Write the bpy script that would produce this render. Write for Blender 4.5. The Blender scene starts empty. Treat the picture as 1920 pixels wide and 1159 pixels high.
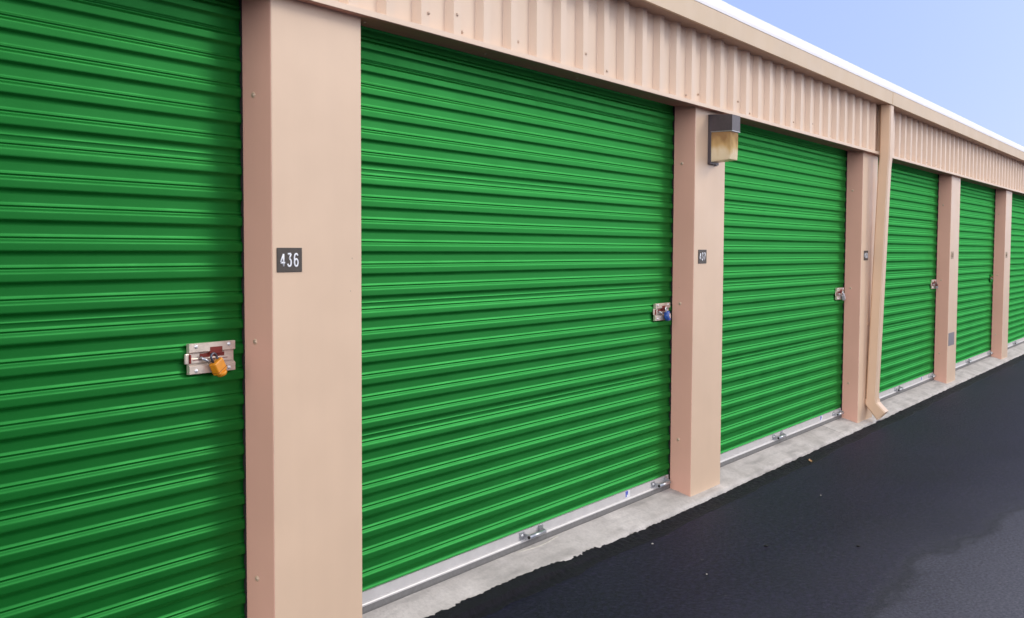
import bpy, bmesh, math, random
from math import sin, cos, radians, pi
from mathutils import Vector, Matrix, noise
random.seed(7)
C = bpy.context.scene.collection
G = 1.70            # asphalt level is z = 0; eye level is z = G

# ---------------------------------------------------------------- materials
def new_mat(name):
    m = bpy.data.materials.new(name); m.use_nodes = True
    nt = m.node_tree; b = nt.nodes['Principled BSDF']
    return m, nt, b
def N(nt, t, **kw):
    n = nt.nodes.new(t)
    for k, v in kw.items():
        if k in n.inputs: n.inputs[k].default_value = v
        else: setattr(n, k, v)
    return n
def L(nt, a, b): nt.links.new(a, b)
def pos(nt, scale=(1, 1, 1)):
    g = N(nt, 'ShaderNodeNewGeometry'); mp = N(nt, 'ShaderNodeMapping')
    mp.inputs['Scale'].default_value = scale
    L(nt, g.outputs['Position'], mp.inputs['Vector']); return mp.outputs['Vector']
def nz(nt, vec, scale, detail=4, rough=.55):
    n = N(nt, 'ShaderNodeTexNoise'); n.inputs['Scale'].default_value = scale
    n.inputs['Detail'].default_value = detail; n.inputs['Roughness'].default_value = rough
    L(nt, vec, n.inputs['Vector']); return n.outputs['Fac']
def ramp(nt, fac, stops):
    r = N(nt, 'ShaderNodeValToRGB'); e = r.color_ramp.elements
    while len(e) < len(stops): e.new(.5)
    for i, (p, c) in enumerate(stops):
        e[i].position = p
        e[i].color = (*c, 1) if isinstance(c, tuple) else (c, c, c, 1)
    L(nt, fac, r.inputs['Fac']); return r.outputs['Color']
def mix(nt, fac, a, b, mode='MIX'):
    n = N(nt, 'ShaderNodeMix', data_type='RGBA', blend_type=mode)
    for sock, v in ((n.inputs[0], fac), (n.inputs[6], a), (n.inputs[7], b)):
        if hasattr(v, 'is_linked') or hasattr(v, 'links'): L(nt, v, sock)
        elif isinstance(v, tuple): sock.default_value = (*v, 1)
        else: sock.default_value = v
    return n.outputs[2]
def math_(nt, op, a, b=0.0, clamp=False):
    n = N(nt, 'ShaderNodeMath', operation=op); n.use_clamp = clamp
    for i, v in enumerate((a, b)):
        if hasattr(v, 'links'): L(nt, v, n.inputs[i])
        else: n.inputs[i].default_value = v
    return n.outputs[0]
def bump(nt, b, h, strength, dist):
    n = N(nt, 'ShaderNodeBump'); n.inputs['Strength'].default_value = strength; n.inputs['Distance'].default_value = dist
    L(nt, h, n.inputs['Height']); L(nt, n.outputs['Normal'], b.inputs['Normal'])

def painted(name, col, rough, var=.035, specks=.5, spec=.5, bstr=.04, streak=True, coat=0.0, gloss=None):
    """factory paint on sheet metal: faint mottling, rain streaks, fly specks, slight oil-canning"""
    m, nt, b = new_mat(name)
    v = pos(nt)
    dark = tuple(c * (1 - var) for c in col); lite = tuple(min(1, c * (1 + var)) for c in col)
    c = ramp(nt, nz(nt, v, 2.3, 5), [(.3, dark), (.7, lite)])
    if streak:
        s = ramp(nt, nz(nt, pos(nt, (9, 9, .35)), 1.0, 3), [(.35, .965), (.65, 1.0)])
        c = mix(nt, .6, c, s, 'MULTIPLY')
    if specks:
        vo = N(nt, 'ShaderNodeTexVoronoi'); vo.inputs['Scale'].default_value = 9.; L(nt, v, vo.inputs['Vector'])
        sc_ = N(nt, 'ShaderNodeSeparateColor'); L(nt, vo.outputs['Color'], sc_.inputs[0])
        near = math_(nt, 'LESS_THAN', vo.outputs['Distance'], math_(nt, 'MULTIPLY', sc_.outputs[0], .045))
        sp = math_(nt, 'MULTIPLY', near, math_(nt, 'GREATER_THAN', sc_.outputs[1], .72))
        c = mix(nt, math_(nt, 'MULTIPLY', sp, specks), c, tuple(x * .35 for x in col))
    L(nt, c, b.inputs['Base Color'])
    r = ramp(nt, nz(nt, v, 5, 4), [(.3, rough - .05), (.7, rough + .07)])
    L(nt, r, b.inputs['Roughness'])
    b.inputs['Specular IOR Level'].default_value = spec
    if coat:
        b.inputs['Coat Weight'].default_value = coat; b.inputs['Coat Roughness'].default_value = .25
    h = math_(nt, 'ADD', nz(nt, v, 1.6, 2), math_(nt, 'MULTIPLY', nz(nt, v, 260, 2), .004))
    bump(nt, b, h, bstr, .25)
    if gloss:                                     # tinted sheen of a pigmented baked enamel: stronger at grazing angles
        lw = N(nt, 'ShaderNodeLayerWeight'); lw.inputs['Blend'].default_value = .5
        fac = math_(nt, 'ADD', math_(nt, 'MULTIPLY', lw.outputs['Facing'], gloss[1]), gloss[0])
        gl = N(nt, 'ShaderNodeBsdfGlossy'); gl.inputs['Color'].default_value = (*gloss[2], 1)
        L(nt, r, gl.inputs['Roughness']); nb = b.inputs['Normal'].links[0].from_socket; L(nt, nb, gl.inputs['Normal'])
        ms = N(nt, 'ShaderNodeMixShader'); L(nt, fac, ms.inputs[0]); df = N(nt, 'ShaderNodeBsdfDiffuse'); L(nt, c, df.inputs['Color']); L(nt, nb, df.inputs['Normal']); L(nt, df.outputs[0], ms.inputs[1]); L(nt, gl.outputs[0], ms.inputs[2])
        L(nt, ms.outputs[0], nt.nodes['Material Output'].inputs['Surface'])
    return m
def plain(name, col, rough=.5, metal=0., var=.12, scale=40, bs=.15):
    m, nt, b = new_mat(name); v = pos(nt)
    f = nz(nt, v, scale, 4)
    L(nt, ramp(nt, f, [(.3, tuple(c * (1 - var) for c in col)), (.7, tuple(min(1, c * (1 + var)) for c in col))]), b.inputs['Base Color'])
    b.inputs['Roughness'].default_value = rough; b.inputs['Metallic'].default_value = metal
    bump(nt, b, f, bs, .004)
    return m

BEIGE = (.735, .535, .375)
M = {}
M['beige'] = painted('beige_paint', BEIGE, .38, specks=.45)
M['beige_side_shade'] = painted('beige_side_shade_tint', (.78, .455, .345), .45, specks=.45)  # same beige, reddened to paint in the shade tone of left-facing pillar sides
M['under'] = painted('underside_shade_tint', (.50, .25, .19), .6, specks=.1)  # header beige darkened and reddened: shade below the lip put into the colour
M['beige_header'] = painted('beige_header_paint', (.79, .605, .455), .45, specks=.3, bstr=.02)
M['fascia'] = painted('fascia_paint', (.65, .495, .335), .5, specks=.15, bstr=.02)
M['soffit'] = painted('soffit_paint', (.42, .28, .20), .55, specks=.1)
M['roof'] = painted('white_roof_paint', (.80, .78, .80), .4, var=.03, specks=.06, bstr=.01)
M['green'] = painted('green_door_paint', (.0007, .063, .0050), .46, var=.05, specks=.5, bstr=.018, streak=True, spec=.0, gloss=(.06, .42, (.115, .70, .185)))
M['dark'] = plain('dark_void', (.012, .011, .011), .8)
M['bar'] = plain('bottom_bar_metal', (.62, .60, .585), .45, .25, .06, 14)
M['bar_edge'] = plain('weatherstrip_rubber', (.17, .165, .16), .6)
M['rubber_light'] = plain('pale_rubber', (.5, .47, .4), .6)
M['zinc'] = plain('yellow_zinc', (.70, .60, .51), .34, .55, .12, 30)
M['steel'] = plain('galvanised_steel', (.46, .47, .50), .35, .8, .15, 60)
M['rivet'] = plain('rivet_aluminium', (.78, .78, .78), .3, .5, .05)
M['rust'] = plain('red_primer', (.20, .022, .014), .7)
M['orange'] = plain('orange_plastic', (.72, .27, .012), .4, 0, .08, 60)
M['blue'] = plain('blue_plastic', (.025, .09, .36), .35, 0, .2, 60)
M['chrome'] = plain('bright_steel', (.75, .76, .80), .25, .7, .05)
M['silver'] = plain('silver_lock', (.62, .61, .66), .35, .6, .08)
M['darkred'] = plain('dark_red_lock', (.15, .03, .03), .4)
M['shackle'] = plain('dark_steel', (.10, .10, .13), .35, .7)
M['plate'] = plain('brown_plate', (.055, .043, .034), .5, 0, .12)
M['plate_pale'] = plain('faded_plate', (.42, .31, .20), .5, 0, .1)
M['num_white'] = plain('white_numeral', (.82, .84, .87), .5, 0, .02)
M['num_brown'] = plain('brown_numeral', (.20, .13, .08), .5, 0, .05)
M['bronze'] = plain('bronze_housing', (.075, .062, .070), .42, .2, .1, 50)
M['tape'] = plain('grey_tape', (.22, .21, .23), .45, .1)
M['sticker'] = plain('white_sticker', (.75, .75, .78), .5, 0, .03)
M['sticker_blue'] = plain('blue_print', (.09, .12, .5), .5, 0, .03)
M['screw'] = plain('painted_screw', (.56, .42, .32), .4, .2)
M['leaf'] = plain('dry_leaf', (.36, .2, .08), .7)
M['pebble'] = plain('pale_stone', (.5, .48, .44), .8)
M['clod'] = plain('black_clod', (.012, .012, .013), .8)

# lens: amber, fluted, yellowed
m, nt, b = new_mat('amber_lens'); v = pos(nt)
g = N(nt, 'ShaderNodeNewGeometry'); sx = N(nt, 'ShaderNodeSeparateXYZ'); L(nt, g.outputs['Position'], sx.inputs[0])
zz = math_(nt, 'MULTIPLY', math_(nt, 'SUBTRACT', G + .79, sx.outputs[2]), 2.0)     # interior shade painted in: browner at the top, paler below
f = math_(nt, 'ADD', math_(nt, 'ADD', math_(nt, 'MULTIPLY', nz(nt, pos(nt, (1, 1, .7)), 10, 2), .55), zz), .08)
L(nt, ramp(nt, f, [(.36, (.30, .15, .03)), (.5, (.60, .39, .14)), (.66, (.80, .67, .44))]), b.inputs['Base Color'])
b.inputs['Roughness'].default_value = .25; b.inputs['Transmission Weight'].default_value = .08; b.inputs['IOR'].default_value = 1.4
M['lens'] = m

# concrete
m, nt, b = new_mat('concrete'); v = pos(nt)
c = ramp(nt, nz(nt, v, 3.2, 7, .65), [(.3, (.42, .39, .355)), (.52, (.58, .54, .50)), (.72, (.70, .655, .61))])
c = mix(nt, .45, c, ramp(nt, nz(nt, v, 55, 5, .7), [(.3, .62), (.6, 1.)]), 'MULTIPLY')
st = ramp(nt, nz(nt, pos(nt, (1.2, 6, 3)), 2.2, 4), [(.50, 0.), (.72, .65)])
c = mix(nt, st, c, (.30, .28, .26))
# dirt and tar stains toward the outer edge
g = N(nt, 'ShaderNodeNewGeometry'); sx = N(nt, 'ShaderNodeSeparateXYZ'); L(nt, g.outputs['Position'], sx.inputs[0])
ed = math_(nt, 'ADD', math_(nt, 'MULTIPLY', sx.outputs[1], -14.), math_(nt, 'MULTIPLY', nz(nt, v, 22, 5, .7), 1.6))
c = mix(nt, ramp(nt, ed, [(1.0 / 1.0 * .98, 0.), (1.0, 0.)]), c, (.1, .1, .1))
L(nt, c, b.inputs['Base Color']); b.inputs['Roughness'].default_value = .85
bump(nt, b, math_(nt, 'ADD', nz(nt, v, 90, 6, .7), math_(nt, 'MULTIPLY', nz(nt, v, 9, 3), 2.)), .5, .006)
M['concrete'] = m

# asphalt: smooth dark sealcoat by the building, older paler worn surface beyond a ragged line
def asphalt(name, edge=False):
    m, nt, b = new_mat(name); v = pos(nt)
    base = ramp(nt, nz(nt, v, 34, 7, .85), [(.40, (.002, .0008, .011)), (.50, (.0080, .0048, .029)), (.61, (.036, .029, .076))])
    base = mix(nt, .55, base, ramp(nt, nz(nt, v, 1.1, 5, .6), [(.3, .62), (.7, 1.15)]), 'MULTIPLY')
    grit = nz(nt, v, 150, 5, .8)
    if not edge:
        g = N(nt, 'ShaderNodeNewGeometry'); s = N(nt, 'ShaderNodeSeparateXYZ'); L(nt, g.outputs['Position'], s.inputs[0])
        wob = math_(nt, 'MULTIPLY', math_(nt, 'SUBTRACT', nz(nt, pos(nt, (.8, 1.2, 1)), 1.5, 7, .68), .5), .62)
        dist = math_(nt, 'ADD', math_(nt, 'MULTIPLY', math_(nt, 'ADD', math_(nt, 'ADD', s.outputs[1], 1.60), math_(nt, 'MULTIPLY', math_(nt, 'MAXIMUM', math_(nt, 'SUBTRACT', s.outputs[0], 6.2), 0.), .16)), -1.), wob)   # >0 in the old part
        old = ramp(nt, nz(nt, v, 58, 7, .85), [(.36, (.050, .051, .070)), (.5, (.135, .136, .172)), (.64, (.25, .25, .31))])
        fac = ramp(nt, math_(nt, 'ADD', math_(nt, 'MULTIPLY', math_(nt, 'ADD', dist, .75), .42), math_(nt, 'MULTIPLY', grit, .25)), [(.12, 0.), (.40, .16), (.455, .45), (.88, 1.)])
        # dark crease right on the line
        cr = ramp(nt, math_(nt, 'ABSOLUTE', dist), [(.0, .55), (.07, 1.)])
        base = mix(nt, fac, base, old)
        base = mix(nt, 1., base, cr, 'MULTIPLY')
        L(nt, ramp(nt, fac, [(0, .55), (1, .6)]), b.inputs['Roughness'])
        pale = ramp(nt, nz(nt, v, 23, 1, .3), [(.79, 0.), (.80, 1.)])
        base = mix(nt, math_(nt, 'MULTIPLY', pale, .25), base, (.25, .24, .23))
    else:
        base = mix(nt, .8, base, (.006, .006, .007)); b.inputs['Roughness'].default_value = .65
    L(nt, base, b.inputs['Base Color'])
    b.inputs['Specular IOR Level'].default_value = .18
    h = math_(nt, 'ADD', math_(nt, 'MULTIPLY', grit, 1.), math_(nt, 'MULTIPLY', nz(nt, v, 420, 2), .5))
    bump(nt, b, h, .8, .014)
    return m
M['asphalt'] = asphalt('asphalt'); M['tar'] = asphalt('tar', True)

# ---------------------------------------------------------------- mesh helpers
class MB:
    def __init__(s): s.bm = bmesh.new(); s.mats = []
    def mi(s, m):
        if m not in s.mats: s.mats.append(m)
        return s.mats.index(m)
    def box(s, x0, x1, y0, y1, z0, z1, m, bev=0., seg=2, mat4=None):
        t = bmesh.new(); bmesh.ops.create_cube(t, size=1)
        for v in t.verts: v.co = Vector(((x0 + x1) / 2 + v.co.x * (x1 - x0), (y0 + y1) / 2 + v.co.y * (y1 - y0), (z0 + z1) / 2 + v.co.z * (z1 - z0)))
        if bev: bmesh.ops.bevel(t, geom=t.edges[:], offset=bev, segments=seg, profile=.5, affect='EDGES')
        s.add(t, m, mat4)
    def add(s, t, m, mat4=None, smooth=False):
        if mat4 is not None: bmesh.ops.transform(t, matrix=mat4, verts=t.verts)
        k = s.mi(m); vm = {}
        for v in t.verts: vm[v] = s.bm.verts.new(v.co)
        for f in t.faces:
            try:
                nf = s.bm.faces.new([vm[v] for v in f.verts]); nf.material_index = k; nf.smooth = smooth or f.smooth
            except ValueError: pass
        t.free()
    def prism(s, prof, x0, x1, m, mat4=None, closed=True):
        """profile of (y, z) swept along x"""
        t = bmesh.new()
        a = [t.verts.new((x0, y, z)) for y, z in prof]; b = [t.verts.new((x1, y, z)) for y, z in prof]
        n = len(prof)
        for i in range(n if closed else n - 1):
            j = (i + 1) % n; t.faces.new((a[i], a[j], b[j], b[i]))
        if closed: t.faces.new(a[::-1]); t.faces.new(b)
        bmesh.ops.recalc_face_normals(t, faces=t.faces)
        s.add(t, m, mat4)
    def tube(s, pts, r, m, n=10, flat=1., mat4=None, caps=True):
        t = bmesh.new(); pts = [Vector(p) for p in pts]
        rad = list(r) if hasattr(r, '__len__') else [r] * len(pts)
        rings = []; up = None
        for i, p in enumerate(pts):
            d = (pts[min(i + 1, len(pts) - 1)] - pts[max(i - 1, 0)]).normalized()
            if up is None:
                up = Vector((0, 1, 0)) if abs(d.y) < .9 else Vector((1, 0, 0))
            a = (up - d * up.dot(d)).normalized(); b = d.cross(a); up = a
            rings.append([t.verts.new(p + (a * cos(2 * pi * k / n) * flat + b * sin(2 * pi * k / n)) * rad[i]) for k in range(n)])
        for i in range(len(rings) - 1):
            for k in range(n):
                f = t.faces.new((rings[i][k], rings[i][(k + 1) % n], rings[i + 1][(k + 1) % n], rings[i + 1][k])); f.smooth = True
        if caps: t.faces.new(rings[0][::-1]); t.faces.new(rings[-1])
        bmesh.ops.recalc_face_normals(t, faces=t.faces)
        s.add(t, m, mat4)
    def ball(s, c, rx, ry, rz, m, sub=2, mat4=None):
        t = bmesh.new(); bmesh.ops.create_icosphere(t, subdivisions=sub, radius=1)
        for v in t.verts: v.co = Vector((c[0] + v.co.x * rx, c[1] + v.co.y * ry, c[2] + v.co.z * rz))
        for f in t.faces: f.smooth = True
        s.add(t, m, mat4)
    def build(s, name, parent=None, loc=(0, 0, 0)):
        me = bpy.data.meshes.new(name); s.bm.to_mesh(me); s.bm.free()
        for m in s.mats: me.materials.append(M[m])
        o = bpy.data.objects.new(name, me); C.objects.link(o); o.location = loc
        if parent is not None: o.parent = parent
        return o
def empty(name, loc=(0, 0, 0)):
    o = bpy.data.objects.new(name, None); C.objects.link(o); o.location = loc; o.empty_display_size = .2; return o
def tag(o, label=None, cat=None, group=None, kind=None):
    for k, v in (('label', label), ('category', cat), ('group', group), ('kind', kind)):
        if v: o[k] = v
    return o
def fbm(x, y=0., z=0., s=1., o=4):
    return noise.fractal(Vector((x * s, y * s, z * s)), 1.0, 2.0, o)

# ---------------------------------------------------------------- layout (metres; x along the facade, y into the building)
PX = [2.872, 6.624, 10.413, 14.176, 17.896]     # left edge of each pillar
W = .496                                        # pillar width
X0, X1 = -1.2, 22.1                             # extent of the row
LAST = 21.65
ZLIP = G + .932; ZSOF = G + 1.40

# ---------------------------------------------------------------- setting
def sheet():
    b = MB(); t = bmesh.new()
    vs = [t.verts.new(p) for p in ((-300, -300, 0), (300, -300, 0), (300, 300, 0), (-300, 300, 0))]
    t.faces.new(vs); b.add(t, 'asphalt')
    return tag(b.build('asphalt_driveway'), kind='structure')
sheet()

def edge_drop(x):                # how much of the kerb face the tar leaves bare
    if x < 4.6: return 0.
    return min(1., (x - 4.6) / 1.8)
def apron():
    prof = [(.34, -1.596), (.24, -1.597), (.16, -1.599), (.10, -1.612), (.05, -1.627), (0., -1.6415), (-.025, -1.648), (-.042, -1.653), (-.053, -1.659), (-.060, -1.668), (-.063, -1.682), (-.064, -1.71)]
    t = bmesh.new(); rows = []
    n = 900; xs = [X0 + (X1 - X0) * i / n for i in range(n + 1)]
    xs += [9.795, 9.80, 9.805, 15.62, 15.625, 15.63]; xs.sort()
    for x in xs:
        chip = 0
        q = fbm(x, 3.1, 0, 5.5, 5)
        if q > .28: chip = (q - .28) * .10
        notch = math.exp(-((x - 11.02) / .16) ** 2) * .05
        r = []
        for i, (y, z) in enumerate(prof):
            k = max(0., (i - 4) / (len(prof) - 5))
            yy = y + k * (fbm(x, .7, 0, 2.0, 3) * .006 + fbm(x, z * 9, 2, 16., 4) * .007 + chip + notch)
            zz = z + (fbm(x, y, 5, 3., 3) * .0018) + (k * fbm(x, y * 4, 9, 22., 3) * .004 if 0 < k < 1 else 0)
            if i > 5: zz -= (chip + notch) * .3 * (i < len(prof) - 1)
            if abs(x - 9.80) < .003 or abs(x - 15.625) < .003: zz -= .012; yy += k * .008
            r.append(t.verts.new((x, yy, zz + G)))
        rows.append(r)
    for a, c in zip(rows, rows[1:]):
        for i in range(len(prof) - 1):
            f = t.faces.new((a[i], a[i + 1], c[i + 1], c[i])); f.smooth = True
    bmesh.ops.recalc_face_normals(t, faces=t.faces)
    b = MB(); b.add(t, 'concrete', smooth=True)
    return tag(b.build('concrete_apron'), kind='structure')
apron()

def tar_edge():
    """lumpy bead of sealcoat where the asphalt meets the slab; laps over the slab on the near stretch"""
    t = bmesh.new(); rows = []; n = 1900
    for i in range(n + 1):
        x = X0 + (X1 - X0) * i / n
        e = edge_drop(x)
        rag = fbm(x, 11., 0, 9., 5) * .009 + fbm(x, 17., 0, 45., 3) * .007
        slabz = lambda y: -1.6415 + y * .28 if y > -.042 else (-1.6533 + (y + .042) * .55 if y > -.054 else -1.66 + (y + .054) * 2.2)
        yi = -.026 - .034 * min(1, e * 1.6) + (rag * (1 - e) * 1.2)
        base = slabz(yi) * (1 - e) + -1.682 * e
        if abs(x - 11.02) < .35: base -= .012 * (1 - abs(x - 11.02) / .35)
        zi = base + .004 * (1 - e) + rag * e * .9
        prof = [(yi + .012, zi - .03), (yi, zi)]
        for k in range(1, 13):
            f = k / 12
            yy = yi - f * (.125 + .03 * fbm(x, 3, 0, 2.5, 3))
            zz = -1.698 + (base + .006 + 1.698) * (1 - f) ** 1.5 + fbm(x, yy, 4, 30., 4) * .007 * (1 - f * f) + fbm(x, yy, 8, 7., 3) * .006 * (1 - f)
            if k == 1: zz = zz * .4 + zi * .6
            if yy > -.095: zz = max(zz, (slabz(yy) if yy > -.042 else -1.6533 + (yy + .042) * .30) + .0045 - e * .045)
            prof.append((yy, zz - (.006 if k == 12 else 0)))
        rows.append([t.verts.new((x, y, z + G)) for y, z in prof])
    for a, c in zip(rows, rows[1:]):
        for i in range(len(a) - 1):
            f = t.faces.new((a[i], a[i + 1], c[i + 1], c[i])); f.smooth = i > 1
    bmesh.ops.recalc_face_normals(t, faces=t.faces)
    b = MB(); b.add(t, 'tar')
    return tag(b.build('asphalt_edge'), kind='structure')
tar_edge()

# ---------------------------------------------------------------- the building
B = tag(empty('storage_building', (X0, .3, 0)), 'long beige metal self storage row with green roll-up doors and white roof edge', 'building')
BO = Vector(B.location)
def part(mb, name, parent=None, label=None):
    o = mb.build(name, parent or B)
    if (parent or B) is B: o.location = -BO
    if label: o['label'] = label
    return o

b = MB()                                         # walls behind the doors and around the back
b.box(X0, X1, .42, 8.0, .02, G + 1.45, 'dark')
b.box(X0 + .01, PX[0] - 3.757 + W, .003, .44, .05, G + .95, 'beige')
b.box(LAST, X1 - .01, .003, .44, .05, G + .95, 'beige')
b.box(X0 - .02, X0 - .001, -.01, 8.02, .0, G + 1.5, 'beige')
b.box(X1 + .001, X1 + .02, -.01, 8.02, .0, G + 1.5, 'beige')
part(b, 'wall')

def make_pillar():
    p = MB()
    p.box(0, W, 0, .40, .035, G + .965, 'beige', bev=.005, seg=2)
    k = p.mi('beige_side_shade')
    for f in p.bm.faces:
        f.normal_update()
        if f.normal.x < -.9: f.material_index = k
    for z in (.572, -.354, -1.265):
        p.ball((-.0005, .095, G + z), .004, .0075, .0075, 'screw')
        p.ball((.0, .095, G + z), .0015, .012, .012, 'beige')
    for z in (.45, -.52, -1.2):
        p.ball((W + .0005, .12, G + z), .004, .0075, .0075, 'screw')
    return part(p, 'pillar')
pillar0 = make_pillar(); pillars = []
for i, x in enumerate(PX):
    o = pillar0 if i == 0 else pillar0.copy()
    if i: C.objects.link(o); o.parent = B
    o.location = Vector((x, 0, 0)) - BO; pillars.append(o)

# header: vertical-rib cladding
def header(x0, x1):
    zb, zt = G + .952, G + 1.415; pr = .229; ph = 3.523
    pts = [(x0, -.015)]
    k = math.floor((x0 - ph) / pr)
    while ph + k * pr < x1 + .1:
        r = ph + k * pr
        for x, y in ((r - .055 - .020, -.015), (r - .055, -.049), (r, -.049), (r + .020, -.015)):
            if x0 < x < x1: pts.append((x, y))
        k += 1
    pts.append((x1, -.015))
    t = bmesh.new(); rows = []
    nzr = 6
    for j in range(nzr + 1):
        z = zb + (zt - zb) * j / nzr
        rows.append([t.verts.new((x, y + fbm(x, z, 3, 1.7, 2) * .0022, z)) for x, y in pts])
    for a, c in zip(rows, rows[1:]):
        for i in range(len(a) - 1): t.faces.new((a[i], a[i + 1], c[i + 1], c[i]))
    m = MB(); m.add(t, 'beige_header')
    return m, pr, ph
SCREWS = [3.03, 3.745, 3.95, 4.03, 4.49, 5.10, 5.33, 5.38, 5.83, 6.43, 6.62, 7.29, 7.51, 8.43, 8.88, 9.34, 10.03]
m, pr, ph = header(X0 + .005, 10.728)
for i, x in enumerate(SCREWS + [x - 3.8 for x in SCREWS[:9]]):
    onrib = ((x - ph) % pr) > pr - .06
    m.ball((x, (-.050 if onrib else -.018), G + .985 + .03 * ((i * 37) % 3)), .008, .007, .008, 'screw')
part(m, 'header_panel')
m, pr, ph = header(10.762, X1 - .005)
for i in range(26):
    x = 10.95 + i * .43
    m.ball((x, -.02 if ((x - ph) % pr) < pr - .06 else -.05, G + .985), .008, .007, .008, 'screw')
m.box(10.728, 10.764, -.030, .02, G + .955, G + 1.414, 'soffit')
part(m, 'header_panel')
LIP = [(-.057, ZLIP), (-.057, ZLIP + .023), (-.045, ZLIP + .026), (.02, ZLIP + .04), (.40, ZLIP + .06), (.40, ZLIP + .034), (.15, ZLIP + .019)]
for xa, xb in ((X0 + .004, 10.742), (10.752, X1 - .004)):
    m = MB(); cuts = [xa] + [c for c in (3.03, 6.86, 14.6, 18.4) if xa < c < xb] + [xb]
    for j, (p, q) in enumerate(zip(cuts, cuts[1:])):
        o = .0015 * (j % 2)
        m.prism([(y - o, z - o * .5) for y, z in LIP], p + (.0012 if j else 0), q, 'beige_header')
    m.prism([(-.052, ZLIP - .0022), (-.052, ZLIP - .0008), (.15, ZLIP + .0178), (.15, ZLIP + .0162)], xa + .001, xb - .001, 'under')  # thin sheet added to carry the painted shade under the lip
    x = xa + .3
    while x < xb:
        m.ball((x, .06, ZLIP + .0065), .008, .008, .004, 'screw'); x += .87
    if xb < 11: m.box(10.738, 10.746, -.062, -.02, ZLIP - .004, ZLIP + .030, 'rivet', bev=.001)
    part(m, 'header_trim')

m = MB()                                         # soffit: lapped sheets
xs = [X0 + .003, 3.1, 6.86, 10.76, 14.5, 18.3, X1 - .003]
for j, (p, q) in enumerate(zip(xs, xs[1:])):
    m.box(p, q - .002, -.160, .1, ZSOF + .006 + .002 * (j % 2), ZSOF + .020, 'soffit')
part(m, 'soffit')
m = MB()                                         # fascia
FA = [(-.172, ZSOF - .002), (-.172, ZSOF + .1195), (-.150, ZSOF + .1195), (-.156, ZSOF + .004), (-.156, ZSOF - .002)]
for j, (p, q) in enumerate(zip(xs, xs[1:])):
    o = .003 * (j % 2); e = .02 if j % 2 else 0
    m.prism([(y - o * (1 if y < -.17 else 0), z - o * .4) for y, z in FA], p - e, q + e, 'fascia')
part(m, 'fascia')
m = MB()                                         # white eave roll and the low-pitch roof behind it
RF = [(-.175, ZSOF + .1200), (-.174, ZSOF + .140), (-.167, ZSOF + .165), (-.152, ZSOF + .192), (-.126, ZSOF + .220), (-.095, ZSOF + .241), (-.05, ZSOF + .262), (.02, ZSOF + .276), (8.1, ZSOF + .80), (8.1, ZSOF + .10), (.3, ZSOF + .10), (-.12, ZSOF + .1195)]
for j, (p, q) in enumerate(zip(xs, xs[1:])):
    o = .0012 * (j % 2)
    m.prism([(y - (o if y < .1 else 0), z + o) for y, z in RF], p - (.015 if j % 2 else 0), q + (.015 if j % 2 else 0), 'roof')
part(m, 'roof')

# downspout: straight off the soffit, then leaning back to the wall, with a kicked-out shoe
def rect_tube(b, path, wx, dy, m):
    t = bmesh.new(); rings = []
    for (x, yf, z, ty) in path:                  # front-left corner and the section's tilt about x
        bv = .012
        loc = [(bv, 0), (wx - bv, 0), (wx, bv), (wx, dy - bv), (wx - bv, dy), (bv, dy), (0, dy - bv), (0, bv)]
        rings.append([t.verts.new((x + a, yf + c * cos(ty), z - c * sin(ty))) for a, c in loc])
    for a, c in zip(rings, rings[1:]):
        for k in range(8): t.faces.new((a[k], a[(k + 1) % 8], c[(k + 1) % 8], c[k]))
    bmesh.ops.recalc_face_normals(t, faces=t.faces); b.add(t, m)
m = MB()
rect_tube(m, [(10.713, -.163, ZSOF + .008, 0), (10.713, -.163, ZLIP - .02, 0), (10.705, -.155, ZLIP - .14, 0), (10.642, -.105, G - 1.455, 0)], .116, .10, 'beige')
m.box(10.66, 10.80, -.006, -.002, G - .72, G - .69, 'beige')
ds = part(m, 'downspout')
m = MB()
rect_tube(m, [(10.634, -.113, G - 1.435, 0), (10.633, -.117, G - 1.465, .2), (10.632, -.200, G - 1.548, .80)], .132, .116, 'beige')
el = m.build('spout_elbow', ds)

# ---------------------------------------------------------------- roll-up doors
P_ = .0968; DTOP = .755
def curtain_profile():
    """(outward, z) from the top down; each pitch: drop line, pan, step, bead, front face"""
    pts = []
    z0 = DTOP + 2 * P_
    k = -2
    while True:
        zt = DTOP - P_ * k                      # centre of the overhanging return
        if zt < -1.50: break
        seam = k in (5 - 1, 11 - 1, 17 - 1)
        pts += [(.0205, zt + .0125), (.0205, zt + .0085), (.0192, zt + .0066), (.0080, zt + .0030), (.0020, zt - .0035), (.0, zt - .0088), (.0, zt - .0125)]
        if seam:
            pts += [(.0, zt - .0185), (.0005, zt - .0195), (.0030, zt - .0215), (.0030, zt - .0245), (.0005, zt - .0265), (.0, zt - .0275), (.0, zt - .0385), (.0005, zt - .0420), (.0088, zt - .0470), (.0095, zt - .0482), (.0088, zt - .0494), (.0035, zt - .0512), (.0030, zt - .0555), (.0080, zt - .0580), (.0165, zt - .0645), (.0182, zt - .0668), (.0188, zt - .0700), (.0204, zt - .0820)]
        else:
            pts += [(.0, zt - .0345), (.0003, zt - .0380), (.0090, zt - .0435), (.0100, zt - .0450), (.0090, zt - .0462), (.0035, zt - .0482), (.0030, zt - .0530), (.0085, zt - .0555), (.0185, zt - .0618), (.0203, zt - .0642), (.0205, zt - .0680)]
        k += 1
    pts.append((.019, -1.503))
    return [(o * .52, z) for o, z in pts if z >= -1.509]
PROF = curtain_profile()
DW = 3.757 - W
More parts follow.
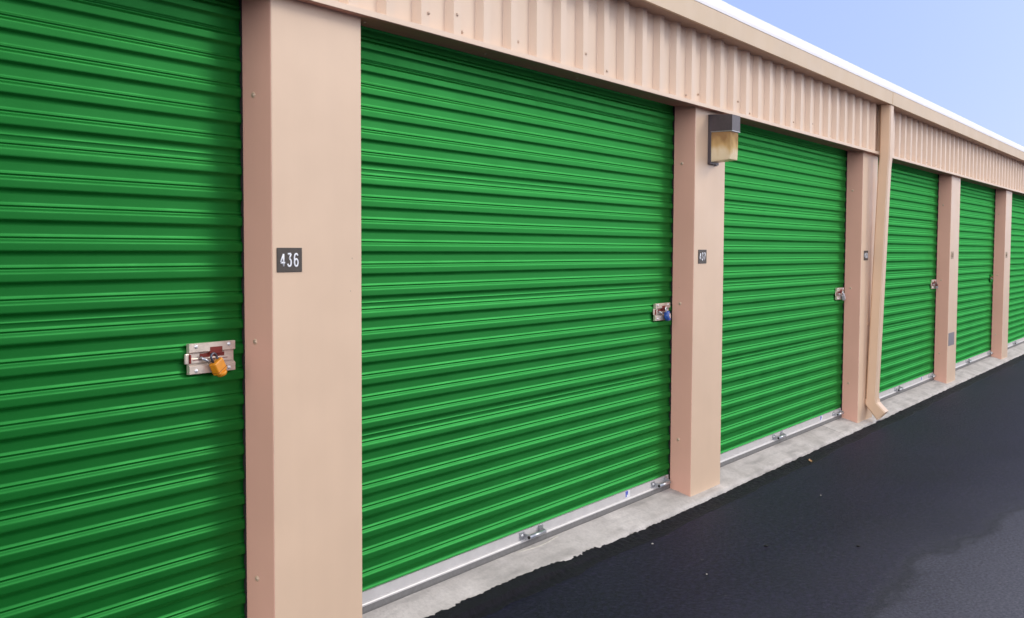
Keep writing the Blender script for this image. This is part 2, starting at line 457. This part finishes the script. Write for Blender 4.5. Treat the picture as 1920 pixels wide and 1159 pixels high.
def make_curtain(w, seed):
    t = bmesh.new(); rows = []; n = 44
    for i in range(n + 1):
        x = -w + .004 + (w - .008) * i / n          # x = 0 is the right jamb
        rows.append([t.verts.new((x, .1635 - o + fbm(x * .9 + seed, z * 2.2, seed, 1.4, 2) * .0009, G + z + fbm(x + seed, z * .6, 7, .7, 2) * .0010)) for o, z in PROF])
    for a, c in zip(rows, rows[1:]):
        for j in range(len(PROF) - 1): t.faces.new((a[j], a[j + 1], c[j + 1], c[j])).smooth = True
    bmesh.ops.recalc_face_normals(t, faces=t.faces)
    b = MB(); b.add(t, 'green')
    b.prism([(.1500, .10), (.1500, G + .945), (.1513, G + .945), (.1513, .10)], -.0075, -.0022, 'dark')
    b.box(-.0030, -.0024, .1514, .30, .09, G + .96, 'dark')      # guide slot at the right jamb
    return b
def make_bar(w):
    b = MB()
    b.prism([(.157, G - 1.507), (.160, G - 1.505), (.185, G - 1.503), (.185, G - 1.595), (.157, G - 1.595)], -w + .006, -.014, 'bar')
    b.prism([(.1565, G - 1.5615), (.1565, G - 1.552), (.147, G - 1.5555), (.1445, G - 1.5595), (.1445, G - 1.566), (.1565, G - 1.566)], -w + .006, -.014, 'bar')
    b.prism([(.1463, G - 1.5662), (.1463, G - 1.590), (.151, G - 1.6035), (.172, G - 1.6035), (.172, G - 1.5662)], -w + .008, -.016, 'bar_edge')
    return b
def make_handle():
    """pull handle: two bolted flanges, arms and a round grip; origin at its centre on the bar"""
    b = MB()
    for s, xa in ((-1, -.118), (1, .070)):
        b.box(xa, xa + .048, -.004, .0, -.026, .026, 'steel', bev=.0015)
        b.ball((xa + .024, -.005, .006), .008, .006, .008, 'rivet')
        b.prism([(-.003, -.022), (-.003, .026 if s > 0 else .014), (-.042, .010), (-.042, -.016)], xa + (.042 if s < 0 else .004), xa + (.046 if s < 0 else .008), 'steel')
    b.tube([(-.078, -.038, -.004), (.080, -.038, -.004)], .0125, 'steel', n=14)
    b.tube([(-.0785, -.038, -.004), (-.0792, -.038, -.004)], .009, 'dark', n=12)
    return b
def make_latch():
    b = MB()
    hw = .1075
    prof = [(0, .056), (-.014, .056), (-.0155, .0545), (-.0155, .0245), (-.014, .0225), (-.005, .0185), (-.005, -.0185), (-.014, -.0255), (-.0155, -.0275), (-.0155, -.0545), (-.014, -.056), (0, -.056)]
    b.prism(prof, -hw, hw, 'zinc')
    b.box(-.052, .062, -.0068, -.0045, .002, .0165, 'rust')
    b.box(-.012, .045, -.0166, -.0150, .0232, .0385, 'rust')
    b.box(-.0118, .0448, -.0150, -.0060, .0140, .0236, 'rust')
    b.box(-.100, .098, -.0095, -.0050, -.0165, .0012, 'zinc', bev=.0012)        # the bolt
    b.box(-.088, .075, -.0101, -.0090, -.0068, -.0044, 'rust')                 # its slot
    b.box(-.121, -.1035, -.010, -.001, -.018, .020, 'zinc', bev=.003)           # tongue
    b.box(-.1035, -.0985, -.0150, -.0070, -.016, .016, 'rust')
    b.tube([(-.055, -.012, .004), (-.045, -.022, -.004), (-.028, -.026, -.012), (-.018, -.018, -.016)], .0055, 'steel', n=8)
    for x in (-.077, .077):
        for z in (.0445, -.0435): b.ball((x, -.0155, z), .0085, .006, .0085, 'rivet')
    return b
def make_sticker():
    b = MB(); b.box(-.030, .030, -.0014, .0, -.028, .028, 'sticker')
    b.box(-.029, .003, -.0022, -.0013, .003, .027, 'sticker_blue'); b.box(-.029, -.013, -.0022, -.0013, -.010, .0031, 'sticker_blue')
    return b

proto = {'latch': make_latch(), 'handle': make_handle(), 'sticker': make_sticker(), 'bar': make_bar(DW)}
first = {}
def sub(kind, name, parent, loc):
    if kind not in first:
        o = proto[kind].build(name, parent); first[kind] = o
    else:
        o = first[kind].copy(); C.objects.link(o); o.parent = parent
    o.location = loc; return o
JAMB = PX + [LAST]
doors = []
for i, xj in enumerate(JAMB):
    left = (PX[i - 1] + W) if i else PX[0] - 3.757 + W
    w = xj - left
    c = part(make_curtain(w, i * 3.7), 'roll_up_door'); c.location = Vector((xj, 0, 0)) - BO
    doors.append(c)
    if i == 0: continue_bar = True
    o = sub('bar', 'bottom_bar', c, (0, 0, 0)); o.scale.x = w / DW
    sub('handle', 'pull_handle', c, (-w / 2 - .09, .157, G - 1.536))
    if i < 5: sub('handle', 'pull_handle', c, (-.155, .157, G - 1.538))
    if i in (1, 2, 3): sub('sticker', 'sticker', c, (-.60, .157, G - 1.537))
    if i < 4: sub('latch', 'latch', c, (-.168, .1535, G - .402))
    if i == 4:
        o = make_latch(); o.mats = ['green' if q in ('zinc', 'rivet') else q for q in o.mats]
        o = o.build('latch', c); o.location = (-.168, .1535, G - .402); o['label'] = 'latch painted green like its door, no padlock'
# sagging end of weatherstrip under the second door's middle handle
m = MB(); pts = []
for k in range(15):
    f = k / 14; pts.append((-1.88 + .42 * f, .140 - .020 * sin(pi * f), G - 1.6055 - .004 * sin(pi * f)))
m.tube(pts, [.004] + [.0055] * 13 + [.003], 'rubber_light', n=8)
m.build('weatherstrip', doors[1])
# grey tape on the fourth pillar
m = MB(); m.box(.04, .36, -.0025, .002, G - 1.175, G - 1.015, 'tape', bev=.001, seg=1)
m.build('tape_patch', pillars[3])

# ---------------------------------------------------------------- padlocks
def arc(cx, cz, r, a0, a1, n, y=0.):
    return [(cx + r * cos(a0 + (a1 - a0) * k / n), y, cz + r * sin(a0 + (a1 - a0) * k / n)) for k in range(n + 1)]
def padlock(xj, dx, dz, tilt, style, label):
    root = empty('padlock', (xj - .160 + dx, .1215, G - .402 + dz)); root.rotation_euler = (radians(-8), radians(tilt), radians(12))
    tag(root, label, 'padlock', 'padlocks hanging on the door latches')
    m = MB()                                      # origin at the top centre of the body
    sh = {'orange': 'shackle', 'blue': 'chrome', 'silver': 'chrome', 'two': 'shackle'}[style]
    m.tube([(-.014, 0, -.012), (-.014, 0, .016)] + arc(0, .016, .014, pi, 0, 10)[1:] + [(.014, 0, .016), (.014, 0, -.012)], .0045, sh, n=10)
    s = m.build('shackle', root)
    m = MB()
    if style == 'orange':
        m.box(-.027, .027, -.016, .016, -.050, .0, 'orange', bev=.006, seg=3)
        m.tube([(0, -.002, -.046), (0, -.002, -.056), (0, -.002, -.062)], [.0205, .0205, .016], 'orange', n=18)
        m.box(-.0272, .0272, -.0163, .0163, -.0385, -.0372, 'rust')
    elif style == 'blue':
        t = bmesh.new(); bmesh.ops.create_cone(t, cap_ends=True, segments=28, radius1=.034, radius2=.034, depth=.030)
        bmesh.ops.bevel(t, geom=[e for e in t.edges if len(e.link_faces) == 2 and any(len(f.verts) > 8 for f in e.link_faces)], offset=.008, segments=3, profile=.5, affect='EDGES')
        for f in t.faces: f.smooth = True
        m.add(t, 'blue', Matrix.Translation((0, 0, -.030)) @ Matrix.Rotation(pi / 2, 4, 'X'))
        m.tube([(0, -.016, -.030), (0, -.0185, -.030)], .017, 'chrome', n=20)
    elif style == 'silver':
        m.box(-.026, .026, -.014, .014, -.054, .0, 'silver', bev=.005, seg=3)
        m.tube([(0, 0, -.053), (0, 0, -.056)], .010, 'shackle', n=16)
    else:
        m.box(-.025, .025, -.014, .014, -.048, .0, 'silver', bev=.005, seg=3)
        m.box(-.0253, .0253, -.0145, .0145, -.017, .002, 'darkred', bev=.004)
        m.ball((.0, -.0146, -.030), .006, .002, .008, 'dark')
    m.build('body', root)
    return root
padlock(PX[0], -.010, -.012, -26, 'orange', 'orange padlock on the latch of the nearest green door, left of sign 436')
padlock(PX[1], .014, .000, -14, 'blue', 'round blue padlock with bright shackle on the latch left of sign 437')
padlock(PX[2], .022, -.006, -20, 'silver', 'square silver padlock on the latch beside the downspout pillar')
padlock(PX[3], .035, -.004, -16, 'two', 'silver padlock with dark red top on the latch left of the taped pillar')

# ---------------------------------------------------------------- number signs
def digit(ch):
    a = lambda cx, cy, rx, ry, d0, d1, n=14: [(cx + rx * cos(radians(d0 + (d1 - d0) * k / n)), cy + ry * sin(radians(d0 + (d1 - d0) * k / n))) for k in range(n + 1)]
    return {'4': [[(.42, 0), (.42, 1)], [(.40, .98), (.0, .32)], [(.0, .29), (.60, .29)]],
            '3': [[(.04, 1), (.50, 1)], [(.50, .99), (.26, .60)], a(.26, .30, .26, .30, 90, -160)],
            '6': [a(.27, .74, .25, .26, 25, 180) + [(.02, .30)] + a(.27, .29, .25, .29, 180, 540, 22)[1:]],
            '7': [[(.0, 1), (.54, 1)], [(.53, .98), (.18, 0)]],
            '8': [a(.27, .75, .21, .25, -90, 270, 22), a(.27, .26, .26, .26, 90, 450, 22)],
            '9': [a(.27, .26, .25, .26, 205, 360) + [(.52, .70)] + a(.27, .71, .25, .29, 0, 360, 22)[1:]],
            '0': [a(.27, .70, .25, .30, 0, 180) + a(.27, .30, .25, .30, 180, 360) + [(.52, .70)]]}[ch]
def sign(x, z, num, pale, label):
    root = empty('number_sign', (x, -.0005, z)); tag(root, label, 'sign', 'unit number signs on the pillars')
    w, h = .130, .092
    m = MB(); m.box(0, w, -.0035, 0, -h, 0, 'plate_pale' if pale else 'plate', bev=.0012, seg=1); m.build('plate', root)
    m = MB(); dh = .047; dw = dh * .78; x0 = .0165
    for k, ch in enumerate(num):
        for st in digit(ch):
            m.tube([(x0 + k * .0355 + px * dw, -.0042, -.070 + py * dh) for px, py in st], .0038, 'num_brown' if pale else 'num_white', n=8, flat=.35)
    m.build('numerals', root)
sign(2.893, G + .002, '436', False, 'dark brown sign reading 436 in white on the widest nearest pillar')
sign(6.690, G + .004, '437', False, 'dark brown sign reading 437 below the wall lamp')
sign(10.495, G + .004, '438', False, 'small dark sign on the pillar partly hidden by the downspout')
sign(14.24, G + .0, '439', True, 'faded pale sign on the pillar with the grey tape patch')
sign(17.98, G - .002, '440', True, 'faded pale sign on the farthest pillar in view')

# ---------------------------------------------------------------- wall lamp
lamp = tag(empty('wall_lamp', (6.820, 0, G + .741)), 'bronze box wall lamp with yellowed lens high on the second pillar', 'wall lamp')
m = MB()
m.box(0, .140, -.022, -.0005, -.165, .165, 'bronze', bev=.002, seg=1)
m.prism([(-.0215, .1645), (-.168, .158), (-.171, .155), (-.171, .052), (-.166, .050), (-.0215, .056)], .0015, .1385, 'bronze')
m.box(.0, .140, -.1725, -.020, .047, .0525, 'steel', bev=.001, seg=1)
m.box(.03, .05, -.05, -.03, -.178, -.164, 'bronze')
m.build('housing', lamp)
m = MB()
t = bmesh.new(); per = []
def flute(p, q, n, nx, ny):
    for k in range(n * 4):
        f = k / (n * 4); o = .0016 * (1 - abs(((k % 4) - 2)) / 2)
        per.append((p[0] + (q[0] - p[0]) * f + nx * o, p[1] + (q[1] - p[1]) * f + ny * o))
flute((.008, -.020), (.008, -.158), 16, -1, 0); flute((.010, -.162), (.130, -.162), 14, 0, -1); flute((.132, -.158), (.132, -.020), 16, 1, 0)
per += [(.132, -.020)]
rings = []
for z, s in ((.050, 1.), (-.10, .99), (-.135, .975), (-.150, .93)):
    rings.append([t.verts.new((.07 + (px - .07) * s, -.02 + (py + .02) * s, z + (.012 * (-py / .16) if z < -.14 else 0))) for px, py in per])
for a, c in zip(rings, rings[1:]):
    for k in range(len(per)): t.faces.new((a[k], a[(k + 1) % len(per)], c[(k + 1) % len(per)], c[k]))
t.faces.new(rings[0]); t.faces.new(rings[-1][::-1])
bmesh.ops.recalc_face_normals(t, faces=t.faces); m.add(t, 'lens')
m.build('lens', lamp)

# ---------------------------------------------------------------- litter on the asphalt
def stone(x, y, r, mat, name, label, cat, group, sx=1.):
    t = bmesh.new(); bmesh.ops.create_icosphere(t, subdivisions=2, radius=1)
    for v in t.verts:
        k = 1 + .3 * fbm(v.co.x + x * 3, v.co.y, v.co.z, 1.3, 2); v.co = Vector((v.co.x * r * sx * k, v.co.y * r * k, v.co.z * r * .6 * k))
    b = MB(); b.add(t, mat); o = b.build(name, loc=(x, y, r * .45)); o.rotation_euler = (0, 0, x * 5)
    return tag(o, label, cat, group)
for x, y, r in ((5.62, -.22, .0065), (7.42, -.62, .0055), (5.25, -.72, .0045)):
    stone(x, y, r, 'pebble', 'pebble', 'tiny pale pebble lying on the dark asphalt', 'pebble', 'pale pebbles on the asphalt')
for x, y, r in ((5.95, -.78, .010), (6.25, -1.22, .010)):
    stone(x, y, r, 'clod', 'asphalt_crumb', 'small black crumb of asphalt lying on the driveway', 'asphalt crumb', 'black crumbs on the driveway', 1.3)
m = MB(); t = bmesh.new(); top = []
for k in range(9):
    f = k / 8; wd = .016 * sin(pi * min(1, f * .96 + .03)); top.append((t.verts.new((-.04 + .08 * f, -wd, .006 + .016 * abs(f - .5))), t.verts.new((-.04 + .08 * f, 0, .002 + .012 * f * f)), t.verts.new((-.04 + .08 * f, wd, .008 + .012 * f))))
for a, c in zip(top, top[1:]):
    t.faces.new((a[0], a[1], c[1], c[0])); t.faces.new((a[1], a[2], c[2], c[1]))
m.add(t, 'leaf', smooth=True)
o = m.build('dry_leaf', loc=(8.55, -.17, .004)); o.rotation_euler = (0, 0, .5)
tag(o, 'dry tan leaf lying on the asphalt near the slab edge', 'leaf')

# ---------------------------------------------------------------- light
SUN = Vector((1.04, -1.0, .80)).normalized()
el_ = math.asin(SUN.z)
sd = bpy.data.lights.new('sun', 'SUN'); sd.energy = 1.0; sd.angle = radians(15); sd.color = (1., .93, .84)
so = bpy.data.objects.new('sun', sd); C.objects.link(so); so.location = (10, -10, 12)
so.rotation_euler = SUN.to_track_quat('Z', 'Y').to_euler()
HAZE = 1.17
w = bpy.data.worlds.new('World'); bpy.context.scene.world = w; w.use_nodes = True
nt = w.node_tree; bg = nt.nodes['Background']
sky = nt.nodes.new('ShaderNodeTexSky'); sky.sky_type = 'NISHITA'; sky.sun_disc = False
sky.sun_elevation = el_; sky.sun_rotation = math.atan2(SUN.x, SUN.y)
sky.altitude = 0; sky.air_density = 1.0; sky.dust_density = 1.0; sky.ozone_density = 1.5
# thin bright haze over the clear sky: pale blue low down, whiter and brighter overhead
tc = nt.nodes.new('ShaderNodeTexCoord'); sx = nt.nodes.new('ShaderNodeSeparateXYZ'); nt.links.new(tc.outputs['Generated'], sx.inputs[0])
hz = ramp(nt, sx.outputs[2], [(.0, (.295, .375, .70)), (.24, (.295, .382, .715)), (.5, (.50, .53, .62)), (1., (.36, .39, .47))])
wf = math_(nt, 'MAXIMUM', math_(nt, 'MULTIPLY', sx.outputs[0], -1.), 0.)          # unseen brighter, whiter sky to the west, added to light the jambs
hz = mix(nt, math_(nt, 'MULTIPLY', wf, .9), hz, (1., .92, .84))
sv = nt.nodes.new('ShaderNodeVectorMath'); sv.operation = 'DOT_PRODUCT'; nt.links.new(tc.outputs['Generated'], sv.inputs[0]); sv.inputs[1].default_value = Vector((SUN.x, SUN.y, .25)).normalized()
aur = math_(nt, 'POWER', math_(nt, 'MAXIMUM', sv.outputs['Value'], 0.), 5.)       # broad bright haze on the sun's side
hz = mix(nt, math_(nt, 'MULTIPLY', aur, .8), hz, (.95, .92, .88))
west = math_(nt, 'ADD', math_(nt, 'ADD', math_(nt, 'MULTIPLY', wf, 2.5), math_(nt, 'MULTIPLY', aur, .95)), HAZE)
hz2 = mix(nt, 1., hz, west, 'MULTIPLY')
tot = mix(nt, 1., hz2, mix(nt, 1., sky.outputs[0], (.035, .035, .035), 'MULTIPLY'), 'ADD')
nt.links.new(tot, bg.inputs['Color']); bg.inputs['Strength'].default_value = 1.0

# ---------------------------------------------------------------- camera
f_, yaw, pit, rol = 2040.4165, radians(33.8303), radians(3.1368), radians(.2762)
fw = Vector((cos(yaw) * cos(pit), sin(yaw) * cos(pit), -sin(pit))); rt = Vector((sin(yaw), -cos(yaw), 0)); up = Vector((cos(yaw) * sin(pit), sin(yaw) * sin(pit), cos(pit)))
R_ = rt * cos(rol) + up * sin(rol); U_ = -rt * sin(rol) + up * cos(rol)
cd = bpy.data.cameras.new('camera'); cd.sensor_width = 36; cd.lens = f_ / 1920 * 36; cd.clip_end = 2000; cd.clip_start = .05
co = bpy.data.objects.new('camera', cd); C.objects.link(co)
co.matrix_world = Matrix(((R_.x, U_.x, -fw.x, 0), (R_.y, U_.y, -fw.y, -3.0), (R_.z, U_.z, -fw.z, G), (0, 0, 0, 1)))
sc = bpy.context.scene; sc.camera = co
sc.cycles.caustics_reflective = False; sc.cycles.caustics_refractive = False; sc.cycles.sample_clamp_indirect = 3.0
sc.view_settings.view_transform = 'Standard'; sc.view_settings.look = 'None'; sc.view_settings.exposure = 0
